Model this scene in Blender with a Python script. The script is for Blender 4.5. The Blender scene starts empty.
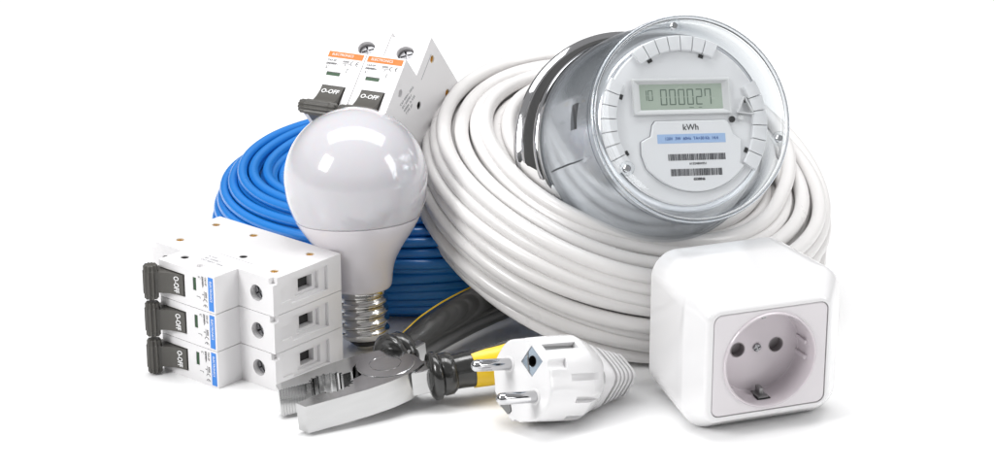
import bpy, bmesh, math, random
from mathutils import Matrix, Vector
random.seed(7)
R = math.radians
PI = math.pi
S = 0.001                                   # everything is modelled in millimetres, linked in metres
scene = bpy.context.scene
col = scene.collection
cos, sin = math.cos, math.sin

# ------------------------------------------------------------------ materials
def nt(name):
    m = bpy.data.materials.new(name); m.use_nodes = True
    t = m.node_tree; p = t.nodes['Principled BSDF']
    return m, t, p

def setp(p, **k):
    for a, b in k.items():
        p.inputs[a.replace('_', ' ')].default_value = b

def mat(name, color, rough=0.4, metal=0.0, coat=0.0, var=0.03, bump=0.0, bscale=900.0, vscale=60.0, rvar=0.08, stretch=None, sss=0.0):
    m, t, p = nt(name)
    N, L = t.nodes, t.links
    tc = N.new('ShaderNodeTexCoord')
    mp = N.new('ShaderNodeMapping'); L.new(tc.outputs['Object'], mp.inputs[0])
    if stretch: mp.inputs['Scale'].default_value = stretch
    n = N.new('ShaderNodeTexNoise'); n.inputs['Scale'].default_value = vscale; n.inputs['Detail'].default_value = 5
    L.new(mp.outputs[0], n.inputs['Vector'])
    r = N.new('ShaderNodeMapRange'); r.inputs['To Min'].default_value = 1 - var; r.inputs['To Max'].default_value = 1 + var * 0.4
    L.new(n.outputs['Fac'], r.inputs['Value'])
    mx = N.new('ShaderNodeMix'); mx.data_type = 'RGBA'; mx.blend_type = 'MULTIPLY'; mx.inputs[0].default_value = 1
    mx.inputs[6].default_value = (*color, 1)
    L.new(r.outputs[0], mx.inputs[7]); L.new(mx.outputs[2], p.inputs['Base Color'])
    r2 = N.new('ShaderNodeMapRange'); r2.inputs['To Min'].default_value = max(0.02, rough - rvar); r2.inputs['To Max'].default_value = rough + rvar
    n2 = N.new('ShaderNodeTexNoise'); n2.inputs['Scale'].default_value = vscale * 3; n2.inputs['Detail'].default_value = 6
    L.new(mp.outputs[0], n2.inputs['Vector'])
    L.new(n2.outputs['Fac'], r2.inputs['Value']); L.new(r2.outputs[0], p.inputs['Roughness'])
    setp(p, Metallic=metal)
    p.inputs['Coat Weight'].default_value = coat; p.inputs['Coat Roughness'].default_value = 0.06
    if sss:
        p.inputs['Subsurface Weight'].default_value = sss; p.inputs['Subsurface Scale'].default_value = 0.004
    if bump:
        n3 = N.new('ShaderNodeTexNoise'); n3.inputs['Scale'].default_value = bscale; n3.inputs['Detail'].default_value = 3
        L.new(mp.outputs[0], n3.inputs['Vector'])
        b = N.new('ShaderNodeBump'); b.inputs['Strength'].default_value = bump; b.inputs['Distance'].default_value = 0.0002
        L.new(n3.outputs['Fac'], b.inputs['Height']); L.new(b.outputs[0], p.inputs['Normal'])
    return m

M = {}
M['white'] = mat('white_plastic', (.78, .77, .775), .32, coat=.15, bump=.05, bscale=1400, var=.02)
M['white_gloss'] = mat('glossy_white_plastic', (.78, .775, .78), .16, coat=.5, bump=.02, bscale=200, rvar=.04, var=.015)
M['lilac'] = mat('socket_insert_plastic', (.72, .69, .71), .2, coat=.4, rvar=.04, var=.02)
M['lilac_in'] = mat('socket_cup_plastic', (.64, .59, .62), .25, coat=.3, rvar=.04, var=.02)
M['hole_grey'] = mat('shaded_hole_plastic', (.30, .275, .285), .35)  # shade inside the socket pin holes, put into the lining's grey
M['cable_white'] = mat('white_cable_pvc', (.765, .75, .74), .30, coat=.15, bump=.12, bscale=160, var=.06, vscale=25)
M['cable_blue'] = mat('blue_cable_pvc', (.012, .20, .62), .30, coat=.25, bump=.12, bscale=220, var=.12, vscale=25)
M['toggle'] = mat('dark_grey_plastic', (.075, .071, .063), .38, bump=.15, bscale=1200)
M['black'] = mat('black_plastic', (.012, .012, .012), .4)
M['dark_hole'] = mat('dark_inside', (.02, .02, .02), .6)
M['ink'] = mat('dark_print_ink', (.06, .06, .065), .5)
M['ink_soft'] = mat('grey_print_ink', (.33, .33, .35), .5)
M['ink_white'] = mat('white_print_ink', (.85, .85, .85), .4)
M['orange'] = mat('orange_label', (.86, .17, .004), .35, var=.06)
M['blue_label'] = mat('blue_label', (.03, .22, .68), .35, var=.06)
M['blue_ink'] = mat('blue_print_ink', (.03, .09, .30), .5)
M['pale_blue'] = mat('pale_blue_sticker', (.33, .46, .68), .4)
M['green'] = mat('green_flag_plastic', (.006, .055, .012), .3)
M['brass'] = mat('brass_rivet', (.78, .55, .22), .3, metal=1)
M['chrome'] = mat('chrome', (.56, .56, .57), .05, metal=1, rvar=.03, var=.02)
M['nickel'] = mat('nickel_thread', (.60, .59, .57), .16, metal=1, rvar=.06, var=.06)
M['screw'] = mat('zinc_screw', (.28, .28, .29), .28, metal=1)
M['steel'] = mat('polished_steel', (.52, .52, .52), .12, metal=1, var=.10, vscale=40, stretch=(1, 10, 10), bump=.12, bscale=260, rvar=.07)
M['rubber'] = mat('black_rubber_grip', (.020, .020, .019), .22, coat=.45, bump=.12, bscale=500, rvar=.08, var=.15)
M['yellow'] = mat('yellow_rubber_grip', (.86, .56, .01), .36, coat=.1, bump=.1, bscale=500)
M['bulb_glass'] = mat('opal_diffuser', (.58, .57, .60), .15, coat=.8, rvar=.03, var=.01, sss=.25)
M['bulb_body'] = mat('bulb_housing_plastic', (.74, .71, .74), .22, coat=.3, var=.015)
M['meter_body'] = mat('silver_meter_body', (.66, .68, .71), .18, metal=.72, coat=.2, rvar=.05, var=.04, vscale=20)
M['meter_face'] = mat('meter_face_plastic', (.70, .70, .71), .4, var=.02)
M['meter_frame'] = mat('meter_frame_plastic', (.60, .60, .60), .4, var=.02)
M['lcd'] = mat('lcd_panel', (.37, .43, .36), .25, var=.04, coat=.3)
M['lcd_ink'] = mat('lcd_segment', (.11, .15, .12), .4)
M['earth_blue'] = mat('pale_blue_metal', (.42, .50, .58), .25, metal=.5, var=.15)
M['grey_metal'] = mat('grey_clip_metal', (.34, .34, .34), .35, metal=.8, var=.1)
M['dark_band'] = mat('dark_reflection_paint', (.035, .035, .035), .4)  # dark reflection in the meter's chrome ring, painted as a colour

def clear_mat():
    m = bpy.data.materials.new('clear_cover'); m.use_nodes = True
    t = m.node_tree; N, L = t.nodes, t.links; N.clear()
    out = N.new('ShaderNodeOutputMaterial')
    tr = N.new('ShaderNodeBsdfTransparent')
    gl = N.new('ShaderNodeBsdfGlossy'); gl.inputs['Roughness'].default_value = .03; gl.inputs['Color'].default_value = (.95, .97, 1, 1)
    lw = N.new('ShaderNodeLayerWeight'); lw.inputs['Blend'].default_value = .5
    pw = N.new('ShaderNodeMath'); pw.operation = 'POWER'; pw.inputs[1].default_value = 6.0
    L.new(lw.outputs['Facing'], pw.inputs[0])
    mr = N.new('ShaderNodeMapRange'); mr.inputs['To Min'].default_value = .02; mr.inputs['To Max'].default_value = .42
    L.new(pw.outputs[0], mr.inputs['Value'])
    cr = N.new('ShaderNodeMix'); cr.data_type = 'RGBA'
    cr.inputs[6].default_value = (.985, .992, .995, 1); cr.inputs[7].default_value = (.30, .33, .36, 1)
    L.new(pw.outputs[0], cr.inputs[0]); L.new(cr.outputs[2], tr.inputs['Color'])
    n = N.new('ShaderNodeTexNoise'); n.inputs['Scale'].default_value = 60
    b = N.new('ShaderNodeBump'); b.inputs['Strength'].default_value = .06; b.inputs['Distance'].default_value = .0005
    tc = N.new('ShaderNodeTexCoord'); L.new(tc.outputs['Object'], n.inputs['Vector'])
    L.new(n.outputs['Fac'], b.inputs['Height']); L.new(b.outputs[0], gl.inputs['Normal'])
    mx = N.new('ShaderNodeMixShader')
    L.new(mr.outputs[0], mx.inputs[0]); L.new(tr.outputs[0], mx.inputs[1]); L.new(gl.outputs[0], mx.inputs[2])
    L.new(mx.outputs[0], out.inputs[0])
    return m
M['clear'] = clear_mat()
M['rim_glass'] = mat('clear_moulded_rim', (.93, .95, .97), .04, rvar=.02, var=.01)
M['rim_glass'].node_tree.nodes['Principled BSDF'].inputs['Transmission Weight'].default_value = 1.0
M['rim_glass'].node_tree.nodes['Principled BSDF'].inputs['IOR'].default_value = 1.42

# ------------------------------------------------------------------ mesh building
class MB:
    def __init__(s): s.v = []; s.f = []
    def add(s, vs, fs, m=None):
        o = len(s.v)
        for p in vs:
            p = Vector(p)
            if m is not None: p = m @ p
            s.v.append(p)
        s.f += [tuple(i + o for i in f) for f in fs]
        return s
    def box(s, x0, x1, y0, y1, z0, z1, m=None):
        v = [(x, y, z) for z in (z0, z1) for y in (y0, y1) for x in (x0, x1)]
        return s.add(v, [(0, 2, 3, 1), (4, 5, 7, 6), (0, 1, 5, 4), (2, 6, 7, 3), (0, 4, 6, 2), (1, 3, 7, 5)], m)
    def loft(s, rings, m=None, cap=True, closed=False):
        n = len(rings[0]); vs = [p for r in rings for p in r]; fs = []
        k = len(rings)
        for i in range(k if closed else k - 1):
            a = i * n; b = ((i + 1) % k) * n
            for j in range(n):
                fs.append((a + j, a + (j + 1) % n, b + (j + 1) % n, b + j))
        if cap and not closed:
            fs.append(tuple(reversed(range(n)))); fs.append(tuple(range((k - 1) * n, k * n)))
        return s.add(vs, fs, m)
    def lathe(s, prof, seg=64, m=None, cap=True):
        # prof: (radius, z) with z mostly increasing
        return s.loft([[(max(r, 1e-4) * cos(2 * PI * j / seg), max(r, 1e-4) * sin(2 * PI * j / seg), z) for j in range(seg)] for r, z in prof], m, cap)
    def cyl(s, r, z0, z1, seg=32, m=None):
        return s.lathe([(r, z0), (r, z1)], seg, m)
    def prism(s, poly, z0, z1, m=None):
        return s.loft([[(x, y, z0) for x, y in poly], [(x, y, z1) for x, y in poly]], m)
    def torus(s, R_, r, seg=64, k=12, m=None, z=0, sq=1.0):
        return s.loft([[((R_ + r * cos(2 * PI * j / k)) * cos(a), (R_ + r * cos(2 * PI * j / k)) * sin(a), z + r * sq * sin(2 * PI * j / k)) for j in range(k)]
                       for a in [2 * PI * i / seg for i in range(seg)]], m, closed=True)
    def tube(s, path, rad, k=12, m=None, up=Vector((0, 0, 1))):
        # rad: number or list of (ra, rb) half sizes: ra sideways, rb along up; squircle
        rings = []; n = len(path); P = [Vector(p) for p in path]
        for i, p in enumerate(P):
            t = (P[min(i + 1, n - 1)] - P[max(i - 1, 0)]).normalized()
            u = (up - t * up.dot(t)).normalized(); w = t.cross(u)
            ra, rb = rad[i] if isinstance(rad, list) else (rad, rad)
            rings.append([p + w * (ra * cos(2 * PI * j / k)) + u * (rb * sin(2 * PI * j / k)) for j in range(k)])
        return s.loft(rings, m)
    def data(s, name='mesh', angle=35):
        me = bpy.data.meshes.new(name)
        me.from_pydata([tuple(p * S) for p in s.v], [], s.f)
        bm = bmesh.new(); bm.from_mesh(me)
        bmesh.ops.recalc_face_normals(bm, faces=bm.faces); bm.to_mesh(me); bm.free()
        smooth(me, angle)
        return me

def smooth(me, angle=35):
    if angle:
        me.polygons.foreach_set('use_smooth', [True] * len(me.polygons))
        me.set_sharp_from_angle(angle=R(angle))

def link(name, me, material, parent=None, mtx=None):
    o = bpy.data.objects.new(name, me); col.objects.link(o)
    if material is not None:
        me.materials.clear(); me.materials.append(M[material] if isinstance(material, str) else material)
    if parent: o.parent = parent
    if mtx is not None: o.matrix_local = mtx
    return o

def part(name, mb, material, parent, mtx=None, angle=35, bevel=0, seg=2):
    me = mb.data(name, angle)
    if bevel: me = modify(me, [], bevel, seg, angle)
    me.name = name
    return link(name, me, material, parent, mtx)

def modify(me, cutters, bevel=0, seg=2, angle=35):
    t = bpy.data.objects.new('tmp', me); col.objects.link(t)
    tmp = []
    for c in cutters:
        co = bpy.data.objects.new('tmpc', c.data('c', 0)); col.objects.link(co); tmp.append(co)
        md = t.modifiers.new('b', 'BOOLEAN'); md.operation = 'DIFFERENCE'; md.solver = 'EXACT'; md.object = co
    if bevel:
        md = t.modifiers.new('v', 'BEVEL'); md.width = bevel * S; md.segments = seg; md.limit_method = 'ANGLE'; md.angle_limit = R(38)
        md.use_clamp_overlap = True; md.harden_normals = False
    dg = bpy.context.evaluated_depsgraph_get(); dg.update()
    out = bpy.data.meshes.new_from_object(t.evaluated_get(dg), depsgraph=dg)
    for o in [t] + tmp: bpy.data.objects.remove(o)
    smooth(out, angle)
    t = bpy.data.objects.new('tmp', out); col.objects.link(t)
    md = t.modifiers.new('w', 'WEIGHTED_NORMAL'); md.keep_sharp = True; md.weight = 80
    dg = bpy.context.evaluated_depsgraph_get(); dg.update()
    out2 = bpy.data.meshes.new_from_object(t.evaluated_get(dg), depsgraph=dg)
    bpy.data.objects.remove(t)
    return out2

def text_mb(mb, s, size, m, ext=0.06, bold=0.0, align='LEFT', sx=1.0):
    cu = bpy.data.curves.new('t', 'FONT'); cu.body = s; cu.size = size; cu.extrude = ext; cu.offset = bold
    cu.align_x = align; cu.align_y = 'CENTER'; cu.resolution_u = 3
    o = bpy.data.objects.new('t', cu); col.objects.link(o)
    dg = bpy.context.evaluated_depsgraph_get(); dg.update()
    me = bpy.data.meshes.new_from_object(o.evaluated_get(dg), depsgraph=dg)
    bpy.data.objects.remove(o)
    mb.add([(v.co.x * sx, v.co.y, v.co.z) for v in me.vertices], [tuple(p.vertices) for p in me.polygons], m)
    bpy.data.meshes.remove(me)

def T(x=0, y=0, z=0): return Matrix.Translation((x, y, z))
def RX(a): return Matrix.Rotation(R(a), 4, 'X')
def RY(a): return Matrix.Rotation(R(a), 4, 'Y')
def RZ(a): return Matrix.Rotation(R(a), 4, 'Z')

def thing(name, label, cat, pos, basis, group=None):
    # pos in mm; basis = 3 world vectors (local x, y, z)
    x, y, z = [Vector(b) for b in basis]
    z = z.normalized(); x = (x - z * x.dot(z)).normalized(); y = z.cross(x)
    m = Matrix((x, y, z)).transposed().to_4x4(); m.translation = Vector(pos) * S
    o = bpy.data.objects.new(name, None); o.empty_display_size = .01; col.objects.link(o)
    o.matrix_world = m
    o['label'] = label; o['category'] = cat
    if group: o['group'] = group
    return o

PITCH = R(20)
def view(x, y, z):
    """direction given as right / up / towards a viewer looking down 20 degrees"""
    return Vector((x, y * sin(PITCH) - z * cos(PITCH), y * cos(PITCH) + z * sin(PITCH)))

# ------------------------------------------------------------------ setting
fm, ft, fp = nt('white_table')
fn = ft.nodes.new('ShaderNodeTexNoise'); fn.inputs['Scale'].default_value = 30; fn.inputs['Detail'].default_value = 6
fr = ft.nodes.new('ShaderNodeMapRange'); fr.inputs['To Min'].default_value = .30; fr.inputs['To Max'].default_value = .42
ft.links.new(fn.outputs['Fac'], fr.inputs['Value']); ft.links.new(fr.outputs[0], fp.inputs['Roughness'])
setp(fp, Base_Color=(.93, .93, .93, 1)); fp.inputs['Specular IOR Level'].default_value = .35
g = MB(); g.add([(-9e3, -4e3, 0), (9e3, -4e3, 0), (9e3, 2.5e4, 0), (-9e3, 2.5e4, 0)], [(0, 1, 2, 3)])
fl = link('tabletop', g.data('tabletop', 0), fm); fl['kind'] = 'structure'

# ------------------------------------------------------------------ circuit breakers
W = 17.4; L = 76; ZS = 42; ZN = 56; A0, A1 = 20, 54.8
def yz(poly, x0, x1, mb=None):
    """prism of a (y,z) outline between two x"""
    mb = mb or MB()
    mb.loft([[(x0, y, z) for y, z in poly], [(x1, y, z) for y, z in poly]])
    return mb
def box(*a): return MB().box(*a)
SIDE_HOLES = [(7, 9), (9, 33), (30, 8), (27, 47), (46, 30), (66, 9), (69, 34), (40, 50)]
def module_mesh():
    body = yz([(0, 0), (L, 0), (L, ZS), (A1, ZS), (A1, ZN), (A0, ZN), (A0, ZS), (0, ZS)], .12, W - .12)
    cx = W / 2
    cut = []
    for ya in (A1 + (L - A1) / 2 + .3, A0 / 2 - .3):
        cut.append(MB().cyl(3.7, ZS - 6, ZS + 3, 28, T(cx, ya, 0)))
    for sgn in (0, 1):                                       # terminal recesses in both end faces
        f = (lambda a: L - a) if sgn else (lambda a: a)
        def yb(a0, a1, x0, x1, z0, z1):
            a, b = sorted((f(a0), f(a1))); return box(x0, x1, a, b, z0, z1)
        cut.append(yb(-1, 1.5, 3.0, 14.4, 8.5, 31))
        cut.append(yb(-1, .9, 6, 12.4, 30.9, 37.5))
        cut.append(yb(-1, 3, 4.6, 12.8, 13, 27))
        cut.append(yb(-1, 9, 5.8, 11.6, 15.5, 24))
        cut.append(yb(-1, 2.4, -1, 3.0, ZS - 2.6, ZS + 1))
    cut.append(box(3.5, 13.9, 17, 36.0, 50, ZN + 3))           # slot the toggle swings in
    cut.append(box(3.2, 9.2, 41.2, 43.2, ZN - .9, ZN + 1))    # window of the green flag
    for (a, z) in SIDE_HOLES:
        cut.append(MB().cyl(1.9, -1, 1.5, 16, Matrix.LocRotScale((0, a, z), RY(90).to_quaternion(), None)))
        cut.append(MB().cyl(1.9, W - 1.5, W + 1, 16, Matrix.LocRotScale((0, a, z), RY(90).to_quaternion(), None)))
    return modify(body.data('module', 0), cut, .35, 2, 30)
MODULE = module_mesh(); MODULE.name = 'module'

def toggle_mb():
    mb = MB()
    prof = [(35.6, 52), (35.4, 56.4), (31.5, 57.3), (28.5, 58.2), (26, 59.4), (24, 61), (22, 63), (19, 64), (18, 60), (18, 52)]
    yz(prof, 3.9, 13.5, mb)
    seg = 40; rr = []
    for j in range(seg):                                      # ribbed grip bar
        r = 2.8 + (.75 if (j // 2) % 2 else 0)
        rr.append((r * cos(2 * PI * j / seg), r * sin(2 * PI * j / seg)))
    def ring(x, k): return [(x, 20.6 + a * k, 61.6 + b * k) for a, b in rr]
    mb.loft([ring(.7, .72), ring(1.2, .9), ring(3.2, .9), ring(3.4, 1), ring(W - 3.4, 1), ring(W - 3.2, .9), ring(W - 1.2, .9), ring(W - .7, .72)])
    return mb
def strip_mb(): return MB().box(1.0, W - 1.0, A1 - 4.0, A1 - .9, ZN - .1, ZN + .07)

def make_breaker(label, cat, pos, basis, n, strip, side):
    root = thing('circuit_breaker', label, cat, pos, basis)
    proto = None
    for i in range(n):
        if proto is None:
            md = link('module', MODULE, 'white', root)
            tg = part('toggle', toggle_mb(), 'toggle', md, bevel=.3, seg=1)
            tx = MB()
            ang = math.degrees(math.atan2(58.9 - 57.0, 31.4 - 36.6))
            text_mb(tx, 'O-OFF', 3.5, T(W / 2, 32.0, 57.35) @ RX(-14.5), ext=.12, bold=.06, align='CENTER', sx=.76)
            part('toggle_lettering', tx, 'ink_white', md, angle=0)
            part('indicator_window', MB().box(3.25, 9.15, 41.25, 42.9, ZN - .85, ZN - .3), 'green', md)
            part('label_strip', strip_mb(), strip, md)
            tx = MB(); text_mb(tx, 'ELECTRONICS', 1.75, T(2.6, A1 - 2.45, ZN + .12), ext=.05, sx=.85)
            part('strip_lettering', tx, 'ink_white', md, angle=0)
            tx = MB(); zt = ZN + .06
            text_mb(tx, 'C63-2P', 1.3, T(1.5, 49.2, zt)); text_mb(tx, '230/400V~', 1.45, T(1.5, 47.4, zt), bold=.03, sx=.8)
            text_mb(tx, '6000', 1.5, T(8.4, 49.2, zt), sx=.9); tx.box(8.2, 11.9, 48.1, 48.25, zt, zt + .05)
            text_mb(tx, '3', 1.3, T(9.6, 47.3, zt))
            for cx in (13.1, 15.5):                          # the two rounded letters of the approval mark
                pts = [(cx + 1.15 * cos(a), 48.6 + 1.15 * sin(a)) for a in [R(100 + 160 * k / 9) for k in range(10)]]
                for p, q in zip(pts, pts[1:]):
                    d = Vector((q[0] - p[0], q[1] - p[1])); nn = Vector((-d.y, d.x)).normalized() * .13
                    tx.prism([(p[0] - nn.x, p[1] - nn.y), (q[0] - nn.x, q[1] - nn.y), (q[0] + nn.x, q[1] + nn.y), (p[0] + nn.x, p[1] + nn.y)], zt, zt + .05)
            tx.box(14.4, 15.4, 48.5, 48.72, zt, zt + .05)
            tx.box(2.0, 2.25, 44.8, 46.0, zt, zt + .05); tx.box(2.0, 2.9, 44.8, 45.0, zt, zt + .05); tx.box(2.6, 3.1, 45.9, 46.1, zt, zt + .05)
            tx.box(11.4, 11.6, 43.4, 45.5, zt, zt + .05); tx.box(11.5, 12.2, 45.4, 45.6, zt, zt + .05)
            part('rating_print', tx, 'ink', md, angle=0)
            for ya in (A1 + (L - A1) / 2 + .3, A0 / 2 - .3):
                sm = MB().lathe([(3.3, -5), (3.3, -2.6), (3.0, -2.2), (.01, -2.0)], 28)
                me = modify(sm.data('s', 0), [MB().box(-2.6, 2.6, -.4, .4, -3.2, 0, RZ(30)), MB().box(-.4, .4, -2.6, 2.6, -3.2, 0, RZ(30))], 0, 1, 30)
                link('terminal_screw', me, 'screw', md, T(W / 2 * S, ya * S, ZS * S))
            part('terminal_hole_shade', MB().box(6, 11.4, L - 8.9, L - 6, 15.7, 23.8), 'dark_hole', md)  # near-black block filling the recess, paints the shade inside the terminal hole
            proto = md
        else:
            c = proto.copy(); col.objects.link(c); c.parent = root; c.location = (i * W * S, 0, 0)
            for ch in proto.children:
                d = ch.copy(); col.objects.link(d); d.parent = c
    last = [c for c in root.children if c.name.startswith('module')]
    mod = last[-1] if side > 0 else last[0]
    x = W - 1.5 if side > 0 else 1.5
    for k, (a, z) in enumerate(SIDE_HOLES):
        if k in (7,): continue
        rv = MB().lathe([(1.9, -.2), (1.9, .9), (1.25, 1.0), (1.1, .2), (.05, .1)], 20)
        part('rivet' if k not in (3, 4) else 'rivet_hole', rv, 'brass' if k not in (3, 4) else 'dark_hole', mod,
             Matrix.LocRotScale(Vector((x, a, z)) * S, RY(90 if side > 0 else -90).to_quaternion(), None))
    tx = MB(); ms = T(W - .1 if side > 0 else .1, 0, 0) @ (Matrix(((0, 0, 1, 0), (1, 0, 0, 0), (0, 1, 0, 0), (0, 0, 0, 1))) if side > 0 else Matrix(((0, 0, -1, 0), (1, 0, 0, 0), (0, -1, 0, 0), (0, 0, 0, 1))))
    if side > 0:
        for j, s_ in enumerate(('C63 400V~ 50Hz', 'IEC 60898-1', '6000A  In 63A', 'TYPE 2P')):
            text_mb(tx, s_, 2.0, ms @ T(36, 46 - j * 2.5, 0) @ RZ(-20), ext=.05)
        tx.box(56, 70, 36.5, 36.8, -.03, .06, ms @ T(0, 0, 0))
    else:
        for j, s_ in enumerate(('C63 400V~ 50Hz', 'IEC 60898-1', 'In 63A')):
            text_mb(tx, s_, 1.9, ms @ T(34, -44 + j * 2.4, 0), ext=.05)
        tx.box(36, 56, -34.2, -34.0, -.03, .06, ms)
    part('side_print', tx, 'ink_soft', mod, angle=0)
    return root

t = R(40)
ax = Vector((cos(t), -sin(t), 0)); nx = Vector((-sin(t), -cos(t), 0))
K = .911
near = Vector((-87, -71, 0))                                # foot of the nearest vertical edge (a = L, z = ZS)
org = near - ax * L * K - nx * ZS * K + Vector((0, 0, (3 * W - .12) * K))
b3 = make_breaker('three-pole white circuit breaker lying on its side with blue label strips and three dark toggles', 'circuit breaker', org, ((0, 0, -1), ax, nx), 3, 'blue_label', -1)
b3.scale = (K, K, K)

make_breaker('two-pole white circuit breaker with orange label strips, tilted up behind the light bulb', 'circuit breaker', (-70.6, 28.8, 40.8), ((.902, -.431, 0), (.313, .656, .687), (-.296, -.62, .727)), 2, 'orange', 1).scale = (1.06, .90, .92)

# ------------------------------------------------------------------ cable coils
def coil_mb(Rc, a, b, wr, seed, seg=150, k=12, jit=.3):
    rnd = random.Random(seed)
    rows = []; h = wr * 1.72; nr = int(2 * b / h)
    for j in range(nr + 1):
        z = -b + wr + j * ((2 * b - 2 * wr) / nr)
        half = a * math.sqrt(max(0, 1 - (abs(z) / (b + .01)) ** 2.6))
        half = max(half - wr, wr * 1.2)
        m = max(1, int((2 * half) / (wr * 2.02)) + 1)
        if m == 1: xs = [0]
        else: xs = [-half + i * 2 * half / (m - 1) for i in range(m)]
        xs = [x + (wr * .5 if j % 2 else 0) for x in xs]
        rows.append([(x, z) for x in (xs if j % 2 == 0 else reversed(xs))])
    slots = [s for r in rows for s in r]
    n = len(slots); path = []
    jj = [(rnd.uniform(-jit, jit), rnd.uniform(-jit, jit), rnd.uniform(0, 6.28), rnd.uniform(0, 6.28), rnd.uniform(.2, 1)) for _ in range(n + 1)]
    tot = (n - 1) * seg
    for q in range(tot + 1):
        kk = q // seg; u = (q % seg) / seg
        i0 = min(kk, n - 1); i1 = min(kk + 1, n - 1)
        w = max(0, (u - .80) / .20); w = w * w * (3 - 2 * w)
        def off(i, th):
            x, z = slots[i]; d = jj[i]
            sw = wr * .26 * d[4]
            return (x + d[0] + sw * sin(2 * th + d[2]) + wr * .1 * sin(5 * th + d[3]), z + d[1] + sw * sin(3 * th + d[3]))
        th = 2 * PI * u + R(50)
        x0, z0 = off(i0, th); x1, z1 = off(i1, th)
        x = x0 + (x1 - x0) * w; z = z0 + (z1 - z0) * w
        wob = 1.2 * sin(2 * th + seed) + .8 * sin(3 * th + 2 * seed)
        r = Rc + x + wob
        path.append((r * cos(th), r * sin(th), z + .9 * sin(2 * th + seed * 2)))
    mb = MB(); mb.tube(path, wr, k)
    return mb

def coil(label, pos, mtx, mb, m):
    o = link('cable_coil', mb.data('cable_coil', 60), m)
    o.matrix_world = T(*(Vector(pos) * S)) @ mtx
    o['label'] = label; o['category'] = 'cable coil'
    return o
coil('coil of thick white electric cable under the electricity meter', (54, 26, 47.5), RY(10.5) @ RX(15), coil_mb(64, 24, 28, 3.12, 3, seg=150, k=14, jit=.75), 'cable_white')
coil('coil of thin blue electric cable lying behind the light bulb', (-38, 84, 23), RZ(0), coil_mb(67, 22, 23, 2.25, 5, seg=130, k=10, jit=.45), 'cable_blue')

# ------------------------------------------------------------------ light bulb
def make_bulb():
    root = thing('light_bulb', 'frosted white LED light bulb with nickel screw base, standing between the breakers', 'light bulb',
                 (-54.0, -26.5, 0), (view(1, .06, 0), (0, 1, 0), Vector((-.045, .11, 1))))
    root.scale = (.985, .985, .985)
    # screw contact
    part('contact', MB().lathe([(2.2, 0), (3.6, .4), (4.2, 1.6), (4.2, 2.6)], 32), 'nickel', root)
    part('insulator', MB().lathe([(4, 1.6), (6.4, 3.4), (8.2, 5.2), (8.4, 5.6)], 40), 'black', root)
    rings = []; seg = 64; n = 90
    for i in range(n + 1):
        z = 5.2 + 21.3 * i / n
        env = min(1, max(0, (z - 6) / 2)) * min(1, max(0, (25 - z) / 2))
        base = 9.9 if z > 6.4 else 9.9 - (6.4 - z) * .8
        ring = []
        for j in range(seg):
            th = 2 * PI * j / seg; ph = (z / 4.3 - th / (2 * PI)) * 2 * PI
            c = cos(ph); c = math.copysign(abs(c) ** .8, c)
            ring.append(((base + env * .62 * c) * cos(th), (base + env * .62 * c) * sin(th), z))
        rings.append(ring)
    part('screw_base', MB().loft(rings), 'nickel', root, angle=60)
    def sp(pts, n=8):                                         # smooth the housing outline
        out = []
        for i in range(len(pts) - 1):
            p0, p1, p2, p3 = pts[max(i - 1, 0)], pts[i], pts[i + 1], pts[min(i + 2, len(pts) - 1)]
            for q in range(n):
                u = q / n
                out.append(tuple(.5 * (2 * p1[k] + (p2[k] - p0[k]) * u + (2 * p0[k] - 5 * p1[k] + 4 * p2[k] - p3[k]) * u * u + (3 * p1[k] - p0[k] - 3 * p2[k] + p3[k]) * u ** 3) for k in (0, 1)))
        return out + [pts[-1]]
    prof = sp([(10.6, 25.9), (11.9, 26.7), (12.6, 28.6), (13.2, 33), (14.6, 38), (17.8, 43.8), (21.8, 49.6), (24.9, 54.6), (27.2, 59.6), (28.9, 65.5), (29.6, 72.6)], 8)
    hs = [p for p in prof if p[1] <= 57.0]; gs = [p for p in prof if p[1] > 57.0]
    part('housing', MB().lathe([(9.0, 25.6)] + hs + [(hs[-1][0] - .5, hs[-1][1] + .3), (24, hs[-1][1] + .3)], 96), 'bulb_body', root, angle=50)
    Rg = 29.6; zc = 72.6; gl = []
    a0 = 0.02
    gl += [(24.0, hs[-1][1] + .32), (hs[-1][0] - .15, hs[-1][1] + .35)] + gs[:-1]
    for i in range(49):
        a = a0 + (PI / 2 - a0) * i / 48
        gl.append((Rg * cos(a), zc + Rg * sin(a)))
    part('globe', MB().lathe(gl, 96), 'bulb_glass', root, angle=60)
make_bulb()

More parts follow.
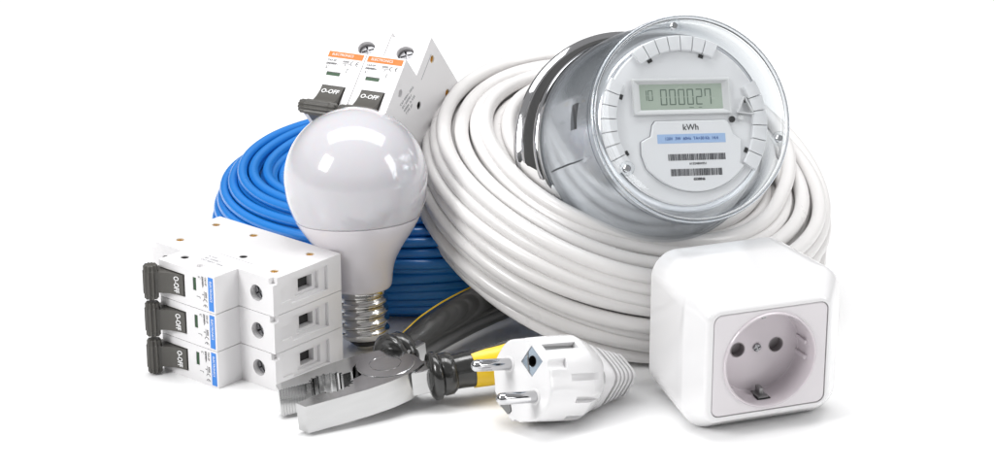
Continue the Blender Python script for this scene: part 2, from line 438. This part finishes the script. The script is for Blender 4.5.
# ------------------------------------------------------------------ electricity meter
def make_meter():
    axis = view(.262, .125, .95)
    front = Vector((0, 0, 40)) + view(75.6, 45.2, 78)
    base = front - axis.normalized() * 80 * .975
    root = thing('electricity_meter', 'round silver electricity meter with clear cover, resting in the white cable coil', 'electricity meter',
                 base, (view(.996, .035, -.3), view(0, 1, 0), axis))
    root.scale = (.975, .975, .975)
    part('base_flange', MB().lathe([(30, -3), (49.6, -3), (50.5, -2.4), (51.0, -1.0), (51.0, 1.2), (50.4, 2.2), (48.9, 2.8), (48.7, 3.2), (48.5, 4.4), (47.8, 5.0), (44, 5.4)], 128), 'chrome', root, angle=45)
    part('reflection_band', MB().lathe([(42.0, 4.8), (48.3, 4.6), (48.0, 6.0), (45.8, 9.8), (44.8, 11.0), (41.5, 11.2)], 128), 'dark_band', root, angle=50)  # added ring painted dark, stands in for a reflection in the chrome
    part('collar_ring', MB().lathe([(41.5, 10.6), (46.0, 10.9), (46.3, 12.4), (45.6, 13.6), (45.0, 14.0), (45.3, 15.0), (44.8, 16.6), (42, 17.2)], 128), 'chrome', root, angle=50)
    bp = [(43.6, 10), (43.9, 20), (43.6, 30), (42.3, 42), (40.2, 52), (38.2, 59), (36.8, 63.6), (35.9, 66.4), (34.6, 67.9), (32.6, 68.3), (.01, 68.0)]
    body = modify(MB().lathe(bp, 128).data('b', 0), [MB().box(-48, -38.2, 1.0, 11.5, 48, 53), MB().box(-48, -37.6, -12, -11.3, 22, 60)], 0, 1, 40)
    link('meter_body', body, 'meter_body', root)
    part('body_slot', MB().box(-39.4, -37.4, 1.1, 11.4, 48.1, 52.9), 'black', root)
    # face
    part('face_plate', MB().lathe([(33.6, 67.4), (33.6, 68.4), (33.0, 69.0), (.01, 69.0)], 128), 'meter_face', root, angle=40)
    def sector(mb, r0, r1, a0, a1, z0, z1):
        k = 6; a = [R(a0 + (a1 - a0) * i / k) for i in range(k + 1)]
        poly = [(r0 * cos(x), r0 * sin(x)) for x in a] + [(r1 * cos(x), r1 * sin(x)) for x in reversed(a)]
        n_ = len(poly)
        mb.loft([[(x, y, z0) for x, y in poly], [(x, y, z1) for x, y in poly],
                 [(x * (1.012 if i < n_ / 2 else .988), y * (1.012 if i < n_ / 2 else .988), z1 + .5) for i, (x, y) in enumerate(poly)]])
    for (c0, c1, n) in ((62, 126, 7), (148, 215, 7), (-36, 28, 6)):
        mb = MB(); st = (c1 - c0) / n
        for i in range(n): sector(mb, 28.8, 34.9, c0 + i * st + .35, c0 + (i + 1) * st - .35, 68.2, 70.2)
        part('vent_panel', mb, 'meter_face', root, angle=30)
        md = MB()
        for e in (c0 + st * 1.0, c1 - st * 1.0):
            md.box(27.2, 28.6, -1.0, 1.0, 68.5, 69.3, RZ(e))
        part('vent_slot', md, 'black', root)
    # display
    dx, dy = -.6, 10.2
    fr = modify(MB().box(dx - 20.5, dx + 20.5, dy - 7.2, dy + 7.2, 68.6, 70.6).data('f', 0),
                [MB().loft([[(dx - 17.2, dy - 5.0, 69.2), (dx + 17.2, dy - 5.0, 69.2), (dx + 17.2, dy + 5.0, 69.2), (dx - 17.2, dy + 5.0, 69.2)],
                            [(dx - 19.6, dy - 6.4, 70.7), (dx + 19.6, dy - 6.4, 70.7), (dx + 19.6, dy + 6.4, 70.7), (dx - 19.6, dy + 6.4, 70.7)]])], .2, 1, 30)
    dsp = link('display_frame', fr, 'meter_frame', root)
    part('display_screen', MB().box(dx - 17.6, dx + 17.6, dy - 5.2, dy + 5.2, 69.0, 69.35), 'lcd', dsp)
    SEG = {'0': 'abcdef', '1': 'bc', '2': 'abged', '7': 'fabc'}
    def digit(mb, ch, x, y, w, h, th):
        z0, z1 = 69.36, 69.42; g_ = th * .35
        S7 = {'a': (x + g_, x + w - g_, y + h - th, y + h), 'd': (x + g_, x + w - g_, y, y + th), 'g': (x + g_, x + w - g_, y + h / 2 - th / 2, y + h / 2 + th / 2),
              'f': (x, x + th, y + h / 2 + g_, y + h - g_), 'b': (x + w - th, x + w, y + h / 2 + g_, y + h - g_),
              'e': (x, x + th, y + g_, y + h / 2 - g_), 'c': (x + w - th, x + w, y + g_, y + h / 2 - g_)}
        for s_ in SEG[ch]: mb.box(*S7[s_], z0, z1)
    mb = MB()
    for i, ch in enumerate('000027'): digit(mb, ch, dx - 8.8 + i * 3.75, dy - 3.3, 2.7, 6.4, .42)
    digit(mb, '1', dx - 16.3, dy - 1.4, 1.8, 4.2, .3); digit(mb, '0', dx - 14.0, dy - 1.4, 2.0, 4.2, .3)
    mb.box(dx + 3, dx + 5, dy - 4.5, dy - 4.3, 69.36, 69.42); mb.box(dx + 7, dx + 8.4, dy - 4.5, dy - 4.3, 69.36, 69.42)
    part('display_digits', mb, 'lcd_ink', dsp, angle=0)
    # lower name plate: raised outline
    pl = [(-15.5, 1.4), (14.2, 1.4), (15.6, -.2), (16.8, -4.4), (18.6, -5.6), (20.0, -6.6), (19.8, -11), (19, -16)]
    arc = [(26.2 * cos(a), -1 + 26.2 * sin(a)) for a in [R(-38 - 104 * i / 24) for i in range(25)]]
    pl = pl + arc + [(-22.2, -12), (-22.0, -6.8), (-20.4, -5.8), (-17.8, -4.6), (-16.8, -.2)]
    def inset(P, d):
        cx = sum(p[0] for p in P) / len(P); cy = sum(p[1] for p in P) / len(P)
        return [(cx + (x - cx) * (1 - d), cy + (y - cy) * (1 - d)) for x, y in P]
    mb = MB(); mb.loft([[(x, y, 69.0) for x, y in pl], [(x, y, 69.9) for x, y in pl], [(x, y, 70.3) for x, y in inset(pl, .02)]])
    sh = T(3.0 * S, -1.0 * S, 0)
    npl = part('name_plate', mb, 'meter_face', root, sh, angle=20)
    q = inset(pl, -.018)
    mb = MB(); mb.loft([[(x, y, 69.0) for x, y in q], [(x, y, 69.06) for x, y in q]])
    part('plate_gap', mb, 'ink_soft', root, sh, angle=20)
    zp = 70.36
    mb = MB(); text_mb(mb, 'kWh', 3.4, T(-1, -1.4, zp), align='CENTER', bold=.03)
    part('unit_lettering', mb, 'ink', npl, angle=0)
    st_ = part('rating_sticker', MB().box(-15.4, 13.4, -7.7, -4.0, 70.25, zp), 'pale_blue', npl)
    mb = MB(); text_mb(mb, '120V  3W  60Hz  TA=30 Kh  14.4', 1.75, T(-1, -5.85, zp + .04), align='CENTER', sx=.92)
    part('sticker_lettering', mb, 'blue_ink', st_, angle=0)
    rnd = random.Random(4)
    mb = MB()
    for (x0, x1, y0, y1) in ((-11.4, 13.0, -14.6, -12.0), (-10.8, 11.0, -20.8, -18.0)):
        x = x0
        while x < x1:
            w = rnd.choice((.16, .22, .34, .48)); mb.box(x, min(x + w, x1), y0, y1, zp - .04, zp + .03); x += w + rnd.choice((.12, .18, .28))
    part('barcode', mb, 'ink', npl, angle=0)
    mb = MB(); text_mb(mb, '61524804951', 1.35, T(1, -16.0, zp), align='CENTER'); text_mb(mb, '6538846', 1.4, T(1, -22.2, zp), align='CENTER', bold=.05)
    part('number_print', mb, 'ink', npl, angle=0)
    part('button', MB().lathe([(1.3, 68.8), (1.3, 69.7), (1.0, 70.0), (.01, 70.0)], 24, T(20.2, .6, 0)), 'black', root)
    part('button', MB().lathe([(1.2, 68.8), (1.2, 70.0), (.9, 70.4), (.01, 70.4)], 24, T(23.9, 1.0, 0)), 'meter_frame', root)
    mb = MB()
    tri = [(22.6, 3.2), (25.8, 9.6), (29.2, 2.4)]
    for i in range(3):
        p, q_ = Vector(tri[i]), Vector(tri[(i + 1) % 3]); d = (q_ - p).normalized(); nn = Vector((-d.y, d.x)) * .22
        mb.prism([tuple(p - nn), tuple(q_ - nn), tuple(q_ + nn), tuple(p + nn)], 69.0, 71.0)
    part('seal_bracket', mb, 'meter_frame', root, angle=20)
    # clear cover: a moulded shell with real thickness
    outer = [(45.8, 14.5), (45.8, 16.5), (45.4, 18.5), (45.4, 24), (44.6, 40), (42.3, 56), (40.5, 67), (40.6, 70), (41.5, 71.5), (42.0, 73.5), (41.7, 76), (40.4, 78.2), (38.2, 79.2), (36.6, 78.8), (35.4, 78.2), (30, 78.0), (.01, 78.0)]
    inner = [(.01, 76.6), (30, 76.6), (35.6, 76.8), (37.4, 77.4), (39.4, 76.6), (40.2, 74.6), (40.0, 71.8), (39.3, 67), (41.1, 56), (43.6, 40), (44.4, 24), (44.4, 18.5), (44.4, 16.5), (44.4, 14.5)]
    part('clear_cover', MB().lathe(outer + inner, 160, cap=False), 'clear', root, angle=50)
    part('cover_rim', MB().torus(40.7, .95, 160, 14, z=77.0), 'rim_glass', root, angle=60)
    for a in (97, -14, 214):
        mm = RZ(a) @ T(37.4 if a != 214 else 34.4, 0, 0)
        part('cover_lug', MB().lathe([(2.9, 76.5), (2.9, 78.6), (2.4, 79.3), (1.5, 79.4), (1.3, 78.8), (.01, 78.7)], 28, mm), 'clear', root)
        part('lug_screw', MB().lathe([(1.5, 76.4), (1.5, 78.1), (1.1, 78.5), (.01, 78.6)], 20, mm), 'chrome', root)
make_meter()

# ------------------------------------------------------------------ plug
def make_plug():
    n = view(-.74, .0, .67); e = view(.51, -.62, .56)
    face = Vector((9.3, -107, 20.6))
    q = n.cross(e)
    root = thing('power_plug', 'white two-pin power plug with ribbed end, lying in front of the white coil', 'plug', face, (e, q, n))
    root.scale = (.97, .97, .97)
    # local x: line of the pins, y: earth clips, z: out of the face
    def ringr(r, z, k=96, fl=0.0, sq=2.0):
        out = []
        for j in range(k):
            th = 2 * PI * j / k; rr = r * (1.0 - .022 * cos(4 * th + PI) - .018 * cos(8 * th))
            out.append((rr * cos(th), rr * sin(th), z))
        return out
    rings = [ringr(16.2, 0), ringr(16.7, -.4), ringr(16.9, -1.2), ringr(17.3, -10), ringr(17.6, -22), ringr(17.2, -23.6), ringr(14.6, -30), ringr(12.4, -33.4), ringr(9.6, -34.5)]
    body = MB().loft(rings)
    cut = [MB().box(-1.7, 1.7, 15.6, 20, -19, -1.6), MB().box(-2.3, 2.3, -20, -15.2, -21, -2.6),
           MB().prism([(-4.9, 5.4), (3.6, 4.8), (4.3, 13.6), (-4.4, 14.2)], -1.0, 3),
           MB().cyl(2.3, -9, 3, 24, T(-.4, 9.5, 0)),
           MB().prism([(-3.0, -18), (3.0, -18), (3.4, -13), (0, -10.5), (-3.4, -13)], -1.5, 3)]
    for a in (14, 44, -18, 166, 136, 196):
        cut.append(MB().box(15.4, 21, -1.4, 1.4, -30, -11 if abs(a) > 20 else -14, RZ(a)))
    for a in (118, 62, 242, 298):
        cut.append(MB().cyl(2.6, -9, 3, 20, RZ(a) @ T(18.4, 0, 0)))
    me = modify(body.data('b', 0), cut, .4, 2, 32)
    link('plug_body', me, 'white_gloss', root)
    for sx in (-9.5, 9.5):
        part('pin', MB().lathe([(2.4, -1), (2.4, 16.4), (2.2, 17.8), (1.6, 18.7), (.9, 19.1), (.01, 19.2)], 32, T(sx, 0, 0)), 'chrome', root, angle=50)
        part('pin_collar', MB().lathe([(3.2, -.4), (3.2, .25), (2.9, .5), (2.4, .5)], 32, T(sx, 0, 0)), 'white_gloss', root)
    dm = MB().prism([(-4.7, 5.6), (3.4, 5.0), (4.1, 13.4), (-4.2, 14.0)], -1.1, -.3)
    me = modify(dm.data('d', 0), [MB().cyl(2.2, -3, 3, 24, T(-.4, 9.5, 0))], .15, 1, 30)
    ec = link('earth_contact', me, 'earth_blue', root)
    part('contact_hole', MB().lathe([(2.25, -8), (2.25, -.4), (2.0, -.4), (2.0, -7.6), (.01, -7.6)], 24, T(-.4, 9.5, 0)), 'black', ec)
    part('contact_bar', MB().box(-.35, .35, -5.4, 5.4, -.35, -.1, T(-1.9, 7.9, 0) @ RZ(45)), 'grey_metal', ec)
    part('earth_strip', MB().box(-1.6, 1.6, 15.0, 15.8, -18.8, -2), 'grey_metal', root)
    part('earth_strip', MB().box(-2.1, 2.1, -15.5, -14.6, -20.6, -3), 'grey_metal', root)
    part('earth_strip', MB().prism([(-2.6, -15.6), (2.4, -15.6), (3.0, -13), (0, -11), (-2.8, -13)], -1.5, .3), 'grey_metal', root)
    # strain relief: rounded square ribs round a core
    def sq(h, z, k=40):
        out = []
        for j in range(k):
            th = 2 * PI * j / k + PI / 4 + R(20)
            c, s_ = cos(th), sin(th)
            out.append((h * 1.12 * math.copysign(abs(c) ** .5, c), h * math.copysign(abs(s_) ** .5, s_), z))
        return out
    mb = MB()
    rings = [sq(10.4, -33), sq(10.8, -35.5), sq(10.2, -38.4), sq(9.4, -39.6)]
    z = -39.6; h = 9.3
    for i in range(5):
        rings += [sq(h * .58, z - .02), sq(h * .58, z - 1.45), sq(h, z - 1.5), sq(h * .985, z - 2.9)]
        z -= 2.95; h *= .93
    rings += [sq(h * .7, z - .1), sq(h * .66, z - 1.2)]
    mb.loft(rings)
    part('strain_relief', mb, 'white', root, angle=28)
make_plug()

# ------------------------------------------------------------------ wall socket
def make_socket():
    yaw = R(20)
    nrm = Vector((sin(yaw), -cos(yaw), 0)); rt = Vector((cos(yaw), sin(yaw), 0))
    W2, H2 = 31.5, 29.0; D = 52
    foot = Vector((95.8, -84, 0))                               # centre of the box foot
    root = thing('wall_socket', 'white surface-mounted wall socket box with a pale lilac round insert', 'socket', foot, (rt, (0, 0, 1), nrm))
    def rr(w, h, r, z, cy=30.0, k=10):
        out = []; cx = -2.4 if z > 22 else 0
        for (sx, sy, a0) in ((1, 1, 0), (-1, 1, 90), (-1, -1, 180), (1, -1, 270)):
            for i in range(k + 1):
                a = R(a0 + 90 * i / k)
                out.append((cx + sx * (w - r) + r * cos(a), cy + sy * (h - r) + r * sin(a), z))
        return out
    zf = 26
    prof = [(27.0, 26.6, 9, -26), (28.6, 28.2, 10, -25.6), (29.4, 28.9, 10.5, -24.5), (30.6, 29.6, 11, -10), (32.0, 30.0, 11, 8), (32.3, 30, 11, 12), (32.1, 29.8, 10.8, 13.6),
            (31.4, 29.1, 10.2, 15.2), (26.6, 23.6, 6.0, 24.2), (25.6, 22.6, 5.4, 25.4), (24.8, 21.9, 4.6, 25.9), (24.2, 21.4, 4.2, 26.0)]
    body = MB().loft([rr(w, h, r, z) for w, h, r, z in prof])
    me = modify(body.data('b', 0), [MB().loft([rr(23.7, 20.7, 3.4, 24.6, 30), rr(23.7, 20.7, 3.4, 30, 30)]), MB().cyl(19.6, 11, 30, 72, T(-2.4, 30, 0))], 0, 1, 28)
    link('socket_housing', me, 'white_gloss', root)
    ins = MB().loft([rr(23.4, 20.4, 3.2, 22.5, 30), rr(23.4, 20.4, 3.2, 25.7, 30), rr(23.0, 20.0, 2.9, 26.1, 30)])
    me = modify(ins.data('i', 0), [MB().cyl(18.9, 10, 30, 96, T(-2.4, 30, 0))], 0, 1, 28)
    link('insert_plate', me, 'lilac', root)
    mb = MB(); mb.lathe([(19.3, 11.5), (19.3, 25.9), (19.2, 26.5), (18.9, 26.9), (18.4, 26.8), (18.1, 26.2), (17.4, 15.2), (16.9, 14.6), (.01, 14.6), (.01, 14.0)], 96, T(-2.4, 30, 0), cap=False)
    me = modify(mb.data('c', 0), [MB().cyl(2.9, 10, 16, 32, T(sx - 2.4, 30.6, 0)) for sx in (-8, 8)], 0, 1, 40)
    cup = link('socket_cup', me, 'lilac_in', root)
    for sx in (-10.4, 5.6):
        part('pin_hole', MB().lathe([(3.1, 14.65), (2.75, 14.7), (2.75, 11.2), (.01, 11.2)], 32, T(sx, 30.6, 0), cap=False), 'hole_grey', cup, angle=30)
    me = modify(MB().lathe([(1.6, 14.2), (1.6, 15.2), (1.3, 15.5), (.01, 15.6)], 28, T(-2.4, 30.6, 0)).data('s', 0),
                [MB().box(-1.7, 1.7, -.3, .3, 15.1, 17, T(-2.4, 30.6, 0) @ RZ(25)), MB().box(-.3, .3, -1.7, 1.7, 15.1, 17, T(-2.4, 30.6, 0) @ RZ(25))], 0, 1, 30)
    link('centre_screw', me, 'screw', cup)
    for sy in (1, -1):
        mb = MB(); y0 = 30 + sy * 17.7
        a, b = sorted((y0, y0 - sy * 1.0)); mb.box(-4.5, -.3, a, b, 15, 22)
        a, b = sorted((y0 - sy * .9, y0 - sy * 3.6)); mb.box(-3.2, -1.6, a, b, 16, 20)
        part('earth_clip', mb, 'grey_metal', cup, bevel=.25)
        part('clip_slot', MB().box(-5.2, .4, min(y0, y0 - sy * .3) , max(y0, y0 - sy * .3), 14.3, 22.4), 'dark_hole', cup)
    # moulded guide ribs on the cup wall
    for sx in (-1, 1):
        mb = MB()
        for dy in (-4.0, 2.2):
            a, b = sorted((sx * 18.0 - 2.4, sx * 16.3 - 2.4)); mb.box(a, b, 30 + dy, 30 + dy + 1.8, 14.2, 22)
        part('guide_rib', mb, 'lilac_in', cup, bevel=.3)
make_socket()

# ------------------------------------------------------------------ pliers
def make_pliers():
    yaw = R(180 + 32)
    f = Vector((cos(yaw), sin(yaw), 0)); zt = Vector((0, 0, 1)); tilt = R(5)
    fx = f * cos(tilt) - zt * sin(tilt)                       # jaws lean down to the table
    left = zt.cross(f)
    root = thing('combination_pliers', 'steel combination pliers with black and yellow handles, jaws open towards the front left', 'pliers',
                 (-43, -81, 10.6), (fx, left, fx.cross(left)))
    # local x: towards the tips, y: camera side, z: up; thickness +-5.5
    TH = 5.6
    def half(s, ang, nm):
        rot = RZ(ang * s)
        # outline of one jaw (s=+1: y>0 side)
        P = [(-11, 10.5), (-6, 12.6), (0, 13.6), (8, 13.6), (18, 12.2), (30, 9.2), (43, 5.6), (43.5, .3)]
        inner = [(33, .3), (30.5, .6), (30, 1.2)]
        for i in range(9):
            a = PI * i / 8; inner.append((24 + 6 * cos(a), 1.0 + 3.1 * sin(a)))
        inner += [(17.4, .6), (12, .4), (9, -3), (5, -9), (-3, -11), (-10, -6), (-13, 2)]
        poly = [(x, s * y) for x, y in P + inner]
        if s < 0: poly = poly[::-1]
        lap = [(x, s * y) for x, y in P + [(33, .3), (30.5, .6), (30, 1.2)] + [(24 + 6 * cos(PI * i / 8), 1.0 + 3.1 * sin(PI * i / 8)) for i in range(9)] + [(17.4, .6), (13.2, 1.0), (12, 4), (8, 8), (0, 10.0), (-8, 8.6)]]
        mb = MB()
        mb.prism(poly if s > 0 else lap, -TH, TH, rot)
        me = mb.data('jaw', 0)
        cuts = []
        for i in range(7):                                    # pipe grip teeth
            a = PI * (i + .5) / 7
            cuts.append(MB().box(-.45, .45, -.7, .7, -9, 9, rot @ T(24 + 6.2 * cos(a), s * (1.0 + 3.2 * sin(a)), 0) @ RZ(math.degrees(a) * s - 90)))
        ser = MB()
        for i in range(9):
            ser.box(33.4 + i * 1.1, 33.9 + i * 1.1, -.35, .35, -9, 9, rot @ T(0, s * .3, 0))
        cuts.append(ser)
        me = modify(me, cuts, .6, 2, 30)
        j = link('jaw', me, 'steel', root)
        # tang carrying the handle on the other side of the pivot
        tang = MB(); tg = [(-4, -s * 11.6), (-10, -s * 12.4), (-17, -s * 12.6), (-24, -s * 12.6), (-24, -s * 4.4), (-14, -s * 3.4), (-6, -s * 2)]
        tang.prism(tg if s < 0 else tg[::-1], -TH + .6, TH - .6, rot)
        part('tang', tang, 'steel', root, bevel=.5)
        # rubber handle
        y = -s
        H = [(-17, 8.2), (-19, 8.6), (-24, 9.2), (-32, 10.6), (-44, 13.5), (-58, 16.2), (-74, 17.6), (-92, 16.6), (-108, 14.0), (-118, 12.6), (-121, 12.2)]
        if y > 0: H = [(-14, 8.2), (-16, 8.6), (-21, 9.2), (-27, 9.9), (-34, 10.9), (-42, 11.8), (-46, 11.6), (-49, 11.0), (-52, 10.2), (-54, 9.6), (-55.5, 9.2)]
        else: H = [(-9, 9.6), (-11, 10.2), (-16, 11.4), (-24, 13.4), (-36, 17.0), (-50, 20.0), (-66, 21.6), (-84, 21.0), (-98, 19), (-108, 17.6), (-111, 17.2)]
        rd_ = [(5.0, 5.4), (6.6, 6.6), (7.0, 7.0), (6.6, 7.0), (7.0, 7.4), (7.6, 7.8), (7.8, 8.0), (7.4, 7.8), (6.8, 7.2), (5.4, 5.8), (2.4, 2.6)]
        rd = [(a * (1.14 if y < 0 and 3 < i < 9 else 1), b * (1.1 if y < 0 and 3 < i < 9 else 1)) for i, (a, b) in enumerate(rd_)]
        gx, gy = (3, 0) if y > 0 else (7.5, 2.0)
        def resample(P, Q, n):
            out = []; oq = []
            for i in range(len(P) - 1):
                p0, p1, p2, p3 = P[max(i - 1, 0)], P[i], P[i + 1], P[min(i + 2, len(P) - 1)]
                for k in range(n):
                    u = k / n
                    out.append(tuple(.5 * (2 * p1[c] + (p2[c] - p0[c]) * u + (2 * p0[c] - 5 * p1[c] + 4 * p2[c] - p3[c]) * u * u + (3 * p1[c] - p0[c] - 3 * p2[c] + p3[c]) * u ** 3) for c in (0, 1)))
                    oq.append(tuple(Q[i][c] + (Q[i + 1][c] - Q[i][c]) * u for c in (0, 1)))
            return out + [P[-1]], oq + [Q[-1]]
        hp, hr = resample(H, rd, 5)
        mb = MB(); mb.tube([(a, y * b, 0) for a, b in hp], hr, 28, rot)
        h = part('handle_grip', mb, 'rubber', root, angle=60)
        # guard collar at the front of the grip
        mb = MB()
        for (xx, yy, ra, rb, wd) in ((-20.0 + gx * 1.12, 8.8 + gy, 9.4 if y > 0 else 10.2, 9.6 if y > 0 else 10.6, 1.6), (-24.0 + gx, 9.4 + gy, 8.3 if y > 0 else 9.0, 8.5 if y > 0 else 9.4, 2.8)):
            pth = [(xx + wd * 1.2, y * (yy - .1), 0), (xx + wd, y * yy, 0), (xx + wd * .5, y * yy, 0), (xx - wd * .5, y * (yy + .1), 0), (xx - wd, y * (yy + .1), 0), (xx - wd * 1.4, y * (yy + .2), 0)]
            mb.tube(pth, [(ra * .72, rb * .72), (ra * .9, rb * .9), (ra, rb), (ra, rb), (ra * .9, rb * .9), (ra * .7, rb * .7)], 32, rot)
        part('guard_collar', mb, 'rubber', h, angle=60)
        # yellow inlay along the outer side of the grip
        lo = 3 if s < 0 else 3
        sel = [(p, r) for p, r in zip(hp, hr) if (-53 if y > 0 else -104) < p[0] < (-31 if y > 0 else -20)]
        n = len(sel); rings = []
        for i, ((a, b), (ra, rb)) in enumerate(sel):
            tpr = min(1, (i + 1) / 5) * min(1, (n - i) / 4)
            if y > 0: tpr = 1
            ring = []
            aa = 52 * tpr ** .5 + 4 if y < 0 else 72 + 8 * min(1, i / 4)
            K = 14
            outr = []
            for k2 in range(K + 1):
                an = R(-aa + 2 * aa * k2 / K)
                outr.append((a, y * (b + (ra + .5) * cos(an)), (rb + .5) * sin(an)))
            inr = [(a, y * (b + (ra - .8) * cos(R(-aa + 2 * aa * k2 / K))), (rb - .8) * sin(R(-aa + 2 * aa * k2 / K))) for k2 in range(K, -1, -1)]
            rings.append(outr + inr)
        part('yellow_inlay', MB().loft(rings, rot), 'yellow', h, angle=45)
    half(1, 9, 'a'); half(-1, 9, 'b')
    part('pivot', MB().lathe([(11.4, 5.4), (11.4, 5.75), (11.2, 5.9), (6.4, 5.95), (6.3, 5.75), (6.0, 5.75), (5.9, 6.0), (.01, 6.0)], 72), 'steel', root, angle=30)
make_pliers()

# ------------------------------------------------------------------ light
w = bpy.data.worlds.new('World'); scene.world = w; w.use_nodes = True
N, Lk = w.node_tree.nodes, w.node_tree.links
bg = N['Background']
tc = N.new('ShaderNodeTexCoord'); sx = N.new('ShaderNodeSeparateXYZ'); Lk.new(tc.outputs['Generated'], sx.inputs[0])
ramp = N.new('ShaderNodeValToRGB'); cr = ramp.color_ramp
mrr = N.new('ShaderNodeMapRange'); mrr.inputs['From Min'].default_value = -1; mrr.inputs['From Max'].default_value = 1
Lk.new(sx.outputs['Z'], mrr.inputs['Value']); Lk.new(mrr.outputs[0], ramp.inputs[0])
cr.elements[0].position = 0; cr.elements[0].color = (.5, .5, .5, 1)
cr.elements[1].position = 1; cr.elements[1].color = (.45, .45, .46, 1)
for pos, v in ((.49, .35), (.515, .05), (.62, .06), (.70, .5), (.80, .5)):
    e_ = cr.elements.new(pos); e_.color = (v, v, v * 1.01, 1)
Lk.new(ramp.outputs[0], bg.inputs['Color']); bg.inputs['Strength'].default_value = .85

def area(name, loc, aim, sx_, sy_, power, colr=(1, 1, 1)):
    l = bpy.data.lights.new(name, 'AREA'); l.shape = 'RECTANGLE'; l.size = sx_; l.size_y = sy_; l.energy = power; l.color = colr
    o = bpy.data.objects.new(name, l); col.objects.link(o); o.location = loc
    o.rotation_euler = (Vector(aim) - Vector(loc)).to_track_quat('-Z', 'Y').to_euler()
    return o
area('softbox_left', (-1.15, -.75, .95), (0, 0, .04), .45, .6, 14.5)
area('softbox_top_left', (-.42, .15, 1.5), (-.2, .15, 0), .62, 1.1, 11.6)
area('softbox_top_right', (.42, .15, 1.5), (.2, .15, 0), .62, 1.1, 11.6)
area('softbox_right', (1.35, -.45, .7), (.05, 0, .05), .35, .9, 7)

# ------------------------------------------------------------------ camera
cam = bpy.data.cameras.new('camera'); co = bpy.data.objects.new('camera', cam); col.objects.link(co)
cam.sensor_width = 36; cam.lens = 2400 / 994 * 36
co.location = (0, -cos(PITCH), .04 + sin(PITCH)); co.rotation_euler = (PI / 2 - PITCH, 0, 0)
cam.clip_start = .02; cam.clip_end = 100
scene.camera = co
scene.view_settings.view_transform = 'Standard'; scene.view_settings.look = 'None'
scene.view_settings.exposure = 0; scene.view_settings.gamma = 1
scene.render.engine = 'CYCLES'
scene.cycles.transparent_max_bounces = 24; scene.cycles.max_bounces = 12
